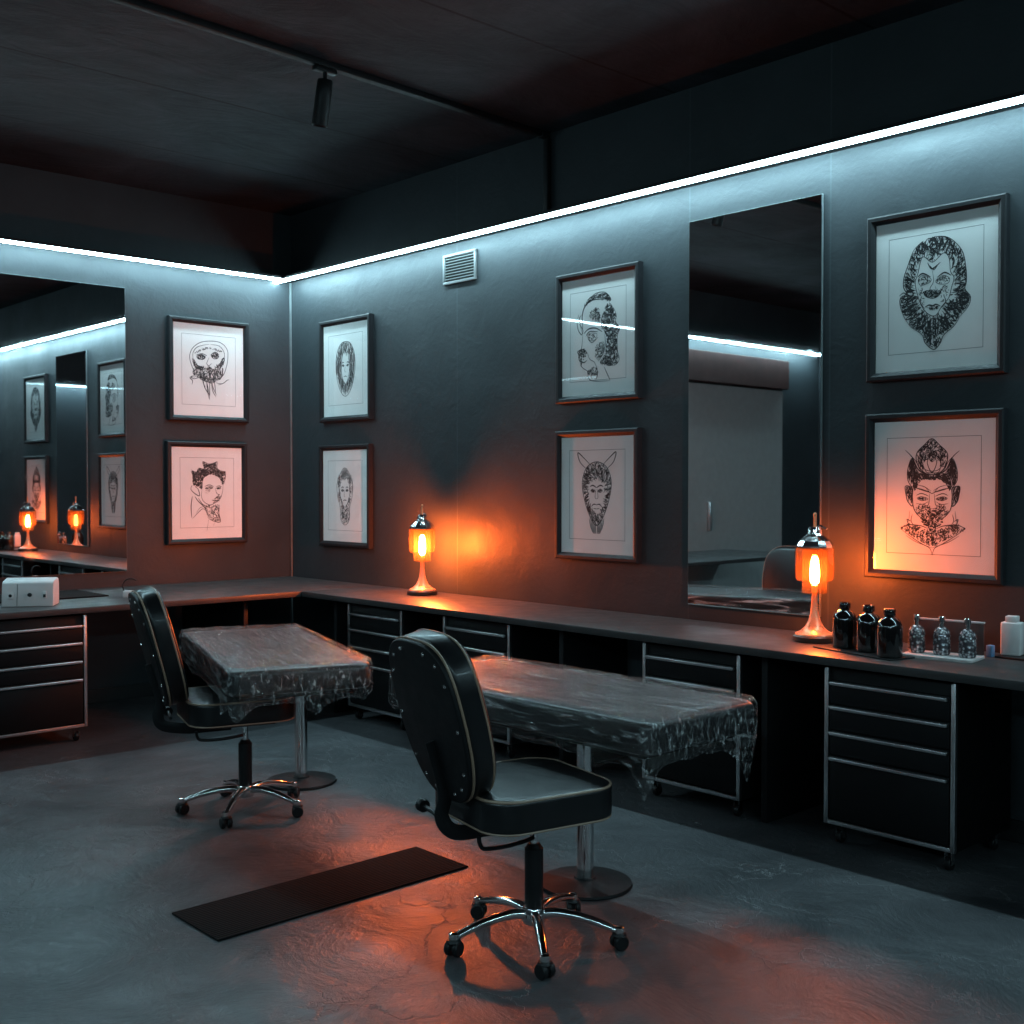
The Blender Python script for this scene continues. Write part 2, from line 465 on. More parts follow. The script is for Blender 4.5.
# ------------------------------------------------------------------ ink drawings
class Ink:
    """flat ink drawing on a sheet of w x h metres, traced in page coordinates by way of a quad"""
    def __init__(s, w, h, quad=None, seed=1):
        s.w, s.h, s.q = w, h, quad
        s.bm = BM(); s.r = random.Random(seed); s.y = 0
    def uv(s, p):
        if s.q is None: u, v = p
        else:
            (tl, tr, br, bl) = s.q
            x, y = p; v = .5
            for _ in range(4):
                xl = tl[0]+(bl[0]-tl[0])*v; xr = tr[0]+(br[0]-tr[0])*v
                u = (x-xl)/(xr-xl)
                yt = tl[1]+(tr[1]-tl[1])*u; yb = bl[1]+(br[1]-bl[1])*u
                v = (y-yt)/(yb-yt)
        return Vector(((u-.5)*s.w, (1-v)*s.h, 0))
    def _rib(s, P, wd, taper=True):
        n = len(P)
        if n < 2: return
        s.y -= 2e-7
        L = []; Rr = []
        for i in range(n):
            t = P[min(i+1,n-1)]-P[max(i-1,0)]
            if t.length < 1e-9: t = Vector((1,0,0))
            t.normalize(); nn = Vector((-t.y, t.x, 0))
            k = i/(n-1)
            ww = wd*.5*((.35+.65*math.sin(PI*min(1,max(0,k)))) if taper else 1)
            a = P[i]+nn*ww; c = P[i]-nn*ww
            L.append(s.bm.verts.new((a.x, s.y, a.y))); Rr.append(s.bm.verts.new((c.x, s.y, c.y)))
        for i in range(n-1):
            s.bm.faces.new((L[i],L[i+1],Rr[i+1],Rr[i]))
    def line(s, pts, wd=.003, closed=False, sm=5, taper=True, mirror=None):
        P = [s.uv(p) for p in pts]
        P = smooth_pts(P, sm, closed)
        if closed: P.append(P[0].copy())
        s._rib(P, wd, taper and not closed)
    def poly(s, pts, closed_smooth=True):
        P = [s.uv(p) for p in pts]
        if closed_smooth: P = smooth_pts(P, 4, True)
        s.fill(pts, 26, .014, .0026, None, 1.0)
        P.append(P[0].copy()); s._rib(P, .0022, False)
    @staticmethod
    def inside(p, P):
        c = False; n = len(P)
        for i in range(n):
            a, b_ = P[i], P[i-1]
            if (a.y > p.y) != (b_.y > p.y) and p.x < (b_.x-a.x)*(p.y-a.y)/(b_.y-a.y)+a.x: c = not c
        return c
    def fill(s, pts, n, ln=.03, wd=.0022, ang=None, curl=.6, holes=()):
        """n scribbled strokes that stay inside an outline; ang(x, y) gives the flow in degrees"""
        P = smooth_pts([s.uv(p) for p in pts], 4, True)
        Hs = [[s.uv(p) for p in h] for h in holes]
        x0 = min(p.x for p in P); x1 = max(p.x for p in P); y0 = min(p.y for p in P); y1 = max(p.y for p in P)
        k = 0; tries = 0
        while k < n and tries < n*30:
            tries += 1
            p = Vector((s.r.uniform(x0,x1), s.r.uniform(y0,y1), 0))
            if not s.inside(p, P) or any(s.inside(p, h) for h in Hs): continue
            a = rad(ang(p.x, p.y)) if ang else s.r.uniform(0, 2*PI)
            da = s.r.gauss(0, curl)*.5
            step = ln/6*s.r.uniform(.6,1.3); path = [p.copy()]
            for _ in range(6):
                p = p + Vector((math.cos(a), math.sin(a), 0))*step
                a += da + s.r.gauss(0, curl*.35)
                if not s.inside(p, P) or any(s.inside(p, h) for h in Hs): break
                path.append(p.copy())
            if len(path) > 2:
                s._rib(path, wd*s.r.uniform(.7,1.7)); k += 1
    def frame_line(s, m=.115, wd=.0016):
        """thin printed border"""
        w, h = s.w, s.h
        for a, c in (((-w/2+m*w, m*h),(w/2-m*w, m*h)),((w/2-m*w, m*h),(w/2-m*w, h-m*h)),((w/2-m*w,h-m*h),(-w/2+m*w,h-m*h)),((-w/2+m*w,h-m*h),(-w/2+m*w,m*h))):
            s._rib([Vector((*a,0)), Vector((*c,0))], wd, False)

PW, PH = .536, .636          # sheet inside the moulding

def draw_lion(k):
    k = Ink(PW, PH, ((90,185),(710,75),(700,895),(80,945)), 3)
    k.frame_line()
    outer = [(395,240),(465,245),(530,310),(550,400),(552,470),(545,510),(572,550),(560,600),(520,650),(490,700),(440,745),(420,790),(388,820),(345,785),(330,745),(270,705),(235,650),(216,590),(220,555),(250,535),(235,500),(238,450),(262,380),(290,310),(335,265)]
    face = [(335,345),(385,372),(440,325),(468,350),(475,420),(492,450),(480,500),(465,555),(430,600),(400,645),(365,640),(330,600),(308,540),(296,480),(310,430)]
    cx, cy = 390, 480
    def flow(x, y):
        c = k.uv((cx, cy)); 
        a = math.degrees(math.atan2(y-c.y, x-c.x))
        return a + (25 if x > c.x else -25)
    k.fill(outer, 620, .045, .0036, flow, .45, holes=[face])
    k.fill(outer, 160, .02, .004, None, 1.2, holes=[face])
    for seg in ((0,9),(8,16),(15,25)):
        k.line((outer+outer[:1])[seg[0]:seg[1]], .004)
    k.line(face, .003, True)
    k.line([(388,290),(386,330),(385,372)], .004); k.line([(360,375),(378,405),(396,398),(425,372)], .006); k.line([(372,390),(392,410),(415,380)], .004)
    k.poly([(312,462),(335,440),(372,452),(376,470),(350,485),(322,490)]); k.poly([(405,462),(440,440),(470,455),(462,480),(430,485),(405,478)])
    k.line([(308,450),(335,430),(375,448)], .006); k.line([(408,450),(445,425),(478,440)], .006)
    k.line([(384,415),(390,470),(372,505),(382,520),(402,515),(398,495)], .003)
    k.poly([(340,525),(360,520),(382,528),(410,518),(425,520),(415,545),(385,558),(350,548)]); 
    k.fill([(340,520),(425,512),(415,548),(385,558),(350,550)], 70, .012, .0030, None, 1.2); k.line([(345,604),(365,592),(385,596),(402,588),(424,598)], .007); k.fill([(350,600),(420,596),(405,614),(365,618)], 30, .012, .0026, None, 1.0); k.line([(330,545),(322,580),(345,612)], .004); k.line([(440,540),(450,575),(428,606)], .004)
    k.fill([(310,500),(345,500),(345,590),(325,590)], 25, .012, .002); k.fill([(425,500),(468,495),(455,560),(425,590)], 30, .012, .002)
    for s_ in (-1, 1):
        k.line([(388+s_*175,545),(388+s_*150,530),(388+s_*130,560),(388+s_*150,610),(388+s_*172,585)], .005)
    for i in range(9):
        x = 330+i*14; k.line([(x,650),(x+6*(388-x)/60,720),(x+(388-x)*.5,775-abs(x-388)*.6)], .0045)
    return k

def draw_deity():
    k = Ink(PW, PH, ((90,110),(733,75),(725,960),(80,925)), 5)
    k.frame_line()
    # tall crown
    crown = [(405,200),(445,235),(485,280),(480,340),(450,385),(405,400),(360,385),(325,335),(325,280),(365,235)]
    k.line(crown, .004, True); k.line([(405,225),(455,270),(462,330),(435,375),(375,375),(345,330),(352,270),(405,225)], .003)
    k.fill(crown, 190, .025, .0028, lambda x,y: 70, .5, holes=[[(360,340),(405,300),(450,340),(440,385),(370,385)]])
    k.line([(405,290),(380,330),(405,388),(430,330),(405,290)], .004); k.line([(355,340),(375,385),(405,390),(440,385),(455,340)], .004)
    k.poly([(405,270),(425,300),(405,330),(388,300)])
    # horns and wings of the head-dress
    for m in (1, -1):
        f = lambda x, y: (405+(x-405)*m, y)
        k.line([f(262,265),f(300,305),f(330,370),f(370,395),f(405,402)], .005)
        k.line([f(275,275),f(318,325),f(345,378),f(385,398)], .003)
        w = [f(298,310),f(322,370),f(335,400),f(310,430),f(300,470),f(275,430),f(275,370)]
        k.line(w, .003, True); k.fill(w, 120, .03, .003, lambda x,y: 80, .3)
        hair = [f(405,402),f(350,392),f(318,410),f(305,460),f(315,490),f(335,450),f(370,425),f(405,432)]
        k.fill(hair, 150, .018, .0034, None, 1.0); k.line(hair[:5], .004)
        ear = [f(262,465),f(298,475),f(300,520),f(300,575),f(275,550),f(265,510)]
        k.line(ear, .004, True); k.fill(ear, 50, .03, .0026, lambda x,y: 80, .3)
        k.line([f(305,470),f(300,540),f(312,600),f(345,640),f(370,655)], .0035)
        # brow, eye, cheek, nose
        k.line([f(320,475),f(355,485),f(398,500)], .006); k.line([f(330,458),f(365,468),f(400,492)], .003)
        k.line([f(322,515),f(350,505),f(388,520)], .004); k.poly([f(325,532),f(350,522),f(385,535),f(352,545)])
        k.line([f(320,560),f(355,565),f(385,550)], .0025); k.line([f(330,585),f(352,600),f(392,585)], .003)
        k.line([f(393,505),f(388,560),f(378,582),f(405,590)], .003)
        k.fill([f(345,560),f(392,575),f(390,610),f(330,630),f(318,590)], 70, .012, .0024, None, 1.2)
        # beard and mask
        mask = [f(405,600),f(360,612),f(340,650),f(370,690),f(405,715)]
        k.fill(mask, 110, .014, .003, None, 1.2)
        # collar of scales
        col = [f(232,700),f(285,672),f(340,690),f(405,720),f(405,800),f(340,770),f(280,735)]
        k.fill(col, 190, .014, .0028, None, 1.4); k.line([f(232,700),f(275,680),f(345,685),f(380,700)], .004)
        k.line([f(240,705),f(290,745),f(350,785),f(392,810),f(405,850)], .0032); k.line([f(265,740),f(320,775),f(405,808)], .0025)
        k.line([f(285,600),f(280,650),f(268,680)], .002); k.line([f(300,620),f(292,655),f(305,680)], .003)
        k.line([f(290,660),f(270,650),f(285,690)], .004)
    k.line([(405,640),(388,690),(405,720),(425,690),(405,640)], .003)
    k.line([(370,470),(405,505),(440,470)], .003)
    return k

def draw_skull():
    k = Ink(PW, PH, ((133,108),(722,172),(715,960),(135,930)), 7)
    k.frame_line(.12)
    head = [(435,285),(525,300),(580,360),(585,440),(570,520),(540,590),(480,620),(400,610),(320,570),(285,500),(268,420),(290,350),(350,300)]
    k.line(head, .004, True); k.line([(440,315),(515,330),(555,390),(550,470)], .004); k.line([(300,460),(295,390),(335,335),(430,312)], .004)
    k.fill([(285,440),(310,450),(330,490),(375,510),(370,540),(310,520)], 70, .025, .0036, None, .8)
    k.fill([(560,430),(535,440),(510,480),(480,495),(490,520),(545,505)], 60, .025, .0036, None, .8)
    k.fill([(310,380),(420,335),(530,370),(520,385),(420,355),(325,395)], 80, .012, .003, None, 1.2)
    k.poly([(328,415),(375,408),(398,425),(370,445),(335,440)]); k.poly([(450,400),(490,395),(505,425),(475,440),(452,425)])
    k.line([(318,408),(370,396),(412,415)], .006); k.line([(440,408),(480,382),(512,408)], .006)
    k.line([(428,430),(408,480),(425,500),(450,480)], .004)
    k.fill([(328,410),(370,400),(402,425),(375,450),(332,445)], 70, .012, .004, None, 1.0); k.fill([(448,400),(490,388),(512,425),(478,445),(450,430)], 70, .012, .004, None, 1.0)
    k.fill([(300,520),(400,490),(440,500),(540,515),(540,600),(490,640),(440,660),(370,630),(300,590)], 330, .03, .0032, lambda x,y: -90+x*160, .6)
    k.line([(300,585),(270,605),(290,630),(285,665)], .006); k.line([(310,600),(280,600),(300,615),(345,605)], .005)
    k.line([(500,670),(545,655),(575,630),(595,625)], .005); k.line([(480,650),(530,660),(560,645)], .004)
    for pts in ([(380,630),(385,680),(415,740),(428,755)],[(400,620),(415,690),(425,760)],[(430,640),(430,720),(428,800)],[(405,640),(412,720),(424,790)],[(445,650),(455,720),(482,775)],[(450,650),(460,700),(488,760)],[(470,640),(475,690),(480,740)],[(370,620),(380,660),(395,690)]):
        k.line(pts, .0055)
    return k

def draw_youth():
    k = Ink(PW, PH, ((143,88),(690,88),(690,935),(143,935)), 9)
    k.frame_line(.12)
    hair = [(290,300),(330,320),(350,285),(390,290),(380,225),(430,245),(470,235),(495,225),(495,285),(530,310),(560,320),(555,400),(535,450),(510,380),(460,350),(410,360),(385,400),(375,480),(345,460),(305,440),(300,370)]
    k.fill(hair, 420, .028, .0034, None, 1.0); k.line(hair[:13], .003); k.fill(hair, 260, .02, .004, lambda x,y: 70, .8)
    k.line([(300,440),(290,480),(320,520),(355,540),(345,480),(320,455)], .006)
    k.line([(375,480),(370,540),(385,590),(430,625),(470,610),(515,570),(535,500),(540,440)], .004)
    k.poly([(400,470),(430,455),(460,460),(450,475),(415,480)]); k.line([(395,455),(430,440),(465,455)], .005); k.line([(485,455),(510,450),(530,460)], .005); k.poly([(488,468),(515,462),(522,475),(495,480)])
    k.line([(478,470),(490,520),(510,530),(490,545)], .004); k.line([(450,580),(480,590),(500,578)], .006)
    k.fill([(440,480),(430,520),(400,520),(400,490)], 16, .012, .002); k.fill([(470,560),(520,530),(510,590),(460,610)], 50, .012, .0028)
    k.line([(300,545),(290,640),(295,740)], .007); k.line([(320,545),(345,590),(395,650),(420,720)], .006); k.line([(345,560),(380,620),(420,640)], .005)
    k.line([(300,750),(340,700),(380,660),(410,690)], .004); k.line([(330,700),(360,650),(400,640)], .003)
    k.fill([(395,630),(510,625),(510,700),(515,780),(470,780),(420,740)], 90, .03, .0026, None, .8)
    k.line([(510,625),(505,700),(515,785),(450,770),(415,735)], .0045); k.line([(420,640),(470,700),(500,780)], .003)
    k.line([(425,760),(415,830),(410,870)], .002); k.line([(470,790),(462,820)], .002)
    return k

def draw_veiled():
    k = Ink(PW, PH, None, 11)
    k.frame_line(.12)
    o = [(.5,.20),(.62,.23),(.70,.34),(.715,.48),(.68,.62),(.6,.74),(.5,.79),(.4,.74),(.32,.62),(.285,.48),(.30,.34),(.38,.23)]
    k.line(o, .004, True)
    k.fill(o, 430, .05, .0030, lambda x,y: 90+x*90, .25, holes=[[(.42,.36),(.58,.36),(.6,.55),(.5,.66),(.4,.55)]])
    for m in (1,-1):
        f = lambda u, v: (.5+(u-.5)*m, v)
        k.line([f(.5,.22),f(.44,.34),f(.41,.5),f(.45,.62),f(.5,.68)], .005)
        k.line([f(.47,.43),f(.44,.42),f(.42,.44)], .006); k.poly([f(.425,.455),f(.45,.445),f(.475,.46),f(.45,.468)])
        for j in range(5): k.line([f(.30+.02*j,.35),f(.33+.018*j,.55),f(.42+.012*j,.72)], .004)
    k.line([(.5,.45),(.485,.52),(.515,.525)], .003); k.line([(.46,.58),(.5,.572),(.54,.58)], .005)
    return k

def draw_profile():
    k = Ink(PW, PH, ((108,240),(722,125),(722,1070),(108,1175)), 13)
    k.frame_line(.12)
    cap = [(350,360),(430,320),(500,325),(535,380),(480,385),(400,372),(340,410),(300,460),(290,520),(300,420)]
    k.fill(cap, 120, .03, .003, lambda x,y: 30, .6); k.line([(350,370),(400,325),(480,315),(530,370)], .004)
    k.line([(290,610),(285,510),(310,430),(370,380),(440,372)], .0075)
    back = [(510,390),(545,430),(570,490),(565,540),(600,590),(580,640),(580,760),(595,830),(560,880),(490,890),(430,880),(470,800),(490,700),(470,620),(440,590),(450,500),(480,430)]
    k.fill(back, 480, .028, .0036, None, 1.0); k.line(back[:10], .003)
    k.fill([(340,490),(400,430),(440,470),(430,550),(380,545),(350,520)], 90, .018, .003, None, 1.2)
    k.line([(255,500),(242,560),(250,620),(280,660),(290,620),(262,570),(262,520)], .005); k.line([(280,500),(262,540),(285,650)], .004)
    k.line([(300,650),(340,610),(400,600),(455,625)], .007); k.line([(315,670),(350,630),(420,628)], .005)
    k.poly([(330,660),(365,640),(410,645),(395,690),(350,700)]); k.line([(335,690),(370,715),(420,670)], .004)
    k.line([(290,660),(285,730),(275,775),(245,800),(262,830),(258,860),(280,880),(275,905),(300,930),(330,945),(335,975)], .0045)
    k.fill([(250,790),(310,770),(330,810),(300,850),(280,920),(262,880)], 70, .014, .003, None, 1.2)
    k.poly([(262,790),(300,775),(312,800),(285,820)]); k.line([(270,870),(300,880),(325,860)], .006); k.line([(330,800),(350,850),(390,870),(410,920)], .003)
    k.fill([(400,740),(470,700),(460,800),(420,850),(390,830)], 70, .02, .0026, lambda x,y: 60, .5)
    k.line([(475,640),(480,720),(460,800),(420,860)], .005)
    k.fill([(330,945),(410,900),(415,970),(340,975)], 50, .02, .003, None, 1.0)
    k.line([(410,900),(415,970),(400,1010)], .004); k.line([(470,900),(500,960),(520,1000)], .005); k.line([(335,975),(345,1010),(400,1020),(520,1005)], .004)
    return k

def draw_mask():
    k = Ink(PW, PH, None, 17)
    k.frame_line(.12)
    o = [(.5,.22),(.64,.27),(.70,.40),(.66,.56),(.58,.70),(.5,.76),(.42,.70),(.34,.56),(.30,.40),(.36,.27)]
    hole = [(.40,.42),(.5,.38),(.6,.42),(.58,.58),(.5,.66),(.42,.58)]
    k.line(o, .004, True)
    k.fill(o, 430, .03, .0034, lambda x,y: math.degrees(math.atan2(y-.32, x))+20, .5, holes=[hole])
    for m in (1,-1):
        f = lambda u, v: (.5+(u-.5)*m, v)
        k.line([f(.36,.28),f(.27,.22),f(.24,.14),f(.33,.19),f(.42,.25)], .006)
        k.line([f(.5,.44),f(.45,.42),f(.41,.43)], .007); k.poly([f(.42,.465),f(.45,.45),f(.485,.47),f(.45,.48)])
        k.line([f(.49,.45),f(.48,.52),f(.5,.535)], .003); k.line([f(.5,.585),f(.46,.58),f(.43,.60)], .006)
        k.line([f(.5,.62),f(.46,.615)], .004)
        for j in range(5): k.line([f(.40+.02*j,.70),f(.42+.016*j,.77),f(.46+.008*j,.83)], .0045)
    return k

def draw_floral():
    k = Ink(PW, PH, None, 19)
    k.frame_line(.12)
    o = [(.5,.20),(.6,.26),(.68,.38),(.66,.52),(.61,.62),(.6,.76),(.5,.82),(.41,.76),(.39,.62),(.34,.52),(.32,.38),(.40,.26)]
    k.line(o, .0035, True)
    k.fill(o, 300, .035, .0028, lambda x,y: 90+x*120, .7, holes=[[(.41,.34),(.59,.34),(.6,.5),(.5,.64),(.4,.5)]])
    for (u, v, q) in ((.5,.26,.06),(.39,.32,.045),(.61,.32,.045)):
        for j in range(6):
            a = j*PI/3
            k.line([(u,v),(u+q*math.cos(a+.4),v+q*.85*math.sin(a+.4)),(u+q*1.15*math.cos(a),v+q*math.sin(a)),(u,v)], .003)
    for m in (1,-1):
        f = lambda u, v: (.5+(u-.5)*m, v)
        k.line([f(.48,.42),f(.45,.405),f(.42,.42)], .006); k.poly([f(.42,.445),f(.45,.43),f(.48,.447),f(.45,.457)])
        k.line([f(.40,.36),f(.39,.48),f(.44,.58),f(.5,.63)], .004)
    k.line([(.5,.43),(.485,.50),(.51,.51)], .003); k.line([(.46,.555),(.5,.548),(.54,.555)], .006)
    return k

# ------------------------------------------------------------------ framed prints
def framed(label, ink, loc, rz):
    t = thing('framed_drawing', label, 'framed picture', loc, rz, 'framed tattoo drawings on the walls')
    w, h, mw, dp = .606, .706, .036, .034
    b = BM()
    ow, iw = w/2, w/2-mw
    prof = ((0,-.001),(0,-dp),(.006,-dp-.004),(.020,-dp-.004),(mw-.004,-dp+.004),(mw,-dp+.008),(mw,-.001))
    cor = ((-1,0),(1,0),(1,1),(-1,1))
    rings = []
    for sx, top in cor:
        rings.append([b.verts.new((sx*(ow-d_), y, (h-d_) if top else d_)) for d_, y in prof])
    n = len(prof)
    for i in range(4):
        A, Bq = rings[i], rings[(i+1)%4]
        for k_ in range(n):
            j = (k_+1)%n
            b.faces.new((A[k_],A[j],Bq[j],Bq[k_]))
    obj('frame', b, M['frame'], t, sharp=25)
    b = BM(); box(b, -iw+.001, iw-.001, -.020, -.004, mw+.001, h-mw-.001); obj('mount', b, M['paper'], t)
    o = obj('ink_drawing', ink.bm, M['ink'], t, (0,-.0204,mw+.001), smooth=False)
    b = BM(); box(b, -iw+.0015, iw-.0015, -.0245, -.0230, mw+.0015, h-mw-.0015); obj('glass', b, M['pane'], t)
    return t

ZU, ZD = 1.860, 1.012
framed('framed drawing of a skull with drooping tendrils, upper one beside the wide mirror', draw_skull(), (0,-.672,ZU), rad(90))
framed('framed drawing of a tousle-haired young man, lower one beside the wide mirror', draw_youth(), (0,-.690,ZD), rad(90))
framed('framed drawing of a veiled oval face, upper one next to the room corner', draw_veiled(), (0.726,0,ZU), 0)
framed('framed drawing of a face crowned with flowers, lower one next to the room corner', draw_floral(), (0.714,0,ZD-.02), 0)
framed('framed drawing of a capped head in profile, upper one left of the tall mirror', draw_profile(), (3.089,0,ZU+.01), 0)
framed('framed drawing of a horned mask, lower one left of the tall mirror', draw_mask(), (3.084,0,ZD), 0)
framed('framed drawing of a man with a lion mane, above the bottles', draw_lion(None), (4.994,0,ZU+.005), 0)
framed('framed drawing of a crowned deity lit orange by the lamp, just above the bottles', draw_deity(), (4.992,0,ZD+.008), 0)

# ------------------------------------------------------------------ mirrors
def mirror(label, w, h, loc, rz):
    t = thing('wall_mirror', label, 'mirror', loc, rz)
    b = BM(); box(b, -w/2, w/2, -.012, -.001, 0, h); obj('mirror_backing', b, M['edge'], t)
    b = BM(); box(b, -w/2+.0025, w/2-.0025, -.0140, -.0115, .0025, h-.0025); obj('mirror_glass', b, M['mirror'], t)
    return t
mirror('tall narrow frameless mirror between the framed drawings behind the table lamp', .755, 1.905, (4.078,0,.822), 0)
mirror('wide frameless mirror on the left wall above the worktop', 2.05, 1.87, (0,-2.295,.848), rad(90))

# ------------------------------------------------------------------ worktops
TZ = .75
t = thing('worktop', 'deep dark worktop along the left wall under the wide mirror', 'worktop', (.02,-.02,0))
b = BM(); box(b, 0, 1.09, -5.2, 0, TZ-.034, TZ, .004); obj('top', b, M['worktop'], t)
for y in (-.9, -3.2):
    b = BM(); box(b, .10, .92, y-.015, y+.015, 0, TZ-.035, .002); obj('support_panel', b, M['black'], t)
t = thing('worktop', 'narrow dark worktop along the mirror wall carrying lamps and bottles', 'worktop', (1.112,-.02,0))
b = BM(); box(b, 0, 5.9, -.605, 0, TZ-.034, TZ, .004); obj('top', b, M['worktop'], t)
for x in (.22, 2.20, 3.40, 4.90):
    b = BM(); box(b, x-.015, x+.015, -.50, -.02, 0, TZ-.035, .002); obj('support_panel', b, M['black'], t)

# ------------------------------------------------------------------ drawer cabinets
def make_cabinet(label, loc, rz):
    t = thing('drawer_cabinet', label, 'drawer cabinet', loc, rz, 'black drawer cabinets under the worktops')
    w, z0, z1, dp = .54, .082, .700, .46
    b = BM(); box(b, -w/2, w/2, .014, dp, z0, z1, .003); obj('carcass', b, M['cab'], t)
    b = BM()
    box(b, -w/2, -w/2+.018, -.004, .0135, z0, z1, .002); box(b, w/2-.018, w/2, -.004, .0135, z0, z1, .002)
    box(b, -w/2+.018, w/2-.018, -.004, .0135, z0, z0+.016, .002)
    obj('edge_trim', b, M['steel'], t)
    for za, zb in ((.562,.652),(.460,.556),(.360,.454),(.106,.354)):
        b = BM(); box(b, -w/2+.024, w/2-.024, -.002, .0135, za, zb, .002); dr = obj('drawer', b, M['drawer'], t)
        b = BM(); box(b, -w/2+.028, w/2-.028, -.020, -.0025, zb-.018, zb-.003, .004, 3)
        obj('handle', b, M['steel'], dr)
    for sx in (-1,1):
        for y in (.05, dp-.05):
            b = BM()
            box(b, sx*.225-.018, sx*.225+.018, y-.018, y+.018, .076, .0815, .001)
            for q in (-.014,.012): box(b, sx*.225+q, sx*.225+q+.002, y-.012, y+.012, .022, .077)
            ca = obj('castor', b, M['chrome'], t)
            b = BM(); lathe(b, ((0,-.011),(.022,-.011),(.025,-.007),(.025,.007),(.022,.011),(0,.011)), 18, (sx*.225, y, .025), Matrix.Rotation(PI/2,4,'Y'))
            obj('wheel', b, M['blackplas'], ca)
    return t
cb = make_cabinet('black drawer cabinet under the dark and crystal bottles', (5.10,-.568,0), 0)
dup(cb, 'black drawer cabinet partly hidden behind the near wrapped treatment bed', (4.155,-.568,0), 0)
dup(cb, 'black drawer cabinet behind the far end of the near wrapped bed', (2.72,-.568,0), 0)
dup(cb, 'black drawer cabinet nearest the room corner on the mirror wall', (1.81,-.568,0), 0)
dup(cb, 'black drawer cabinet under the left worktop below the white power box', (1.055,-2.245,0), rad(90))

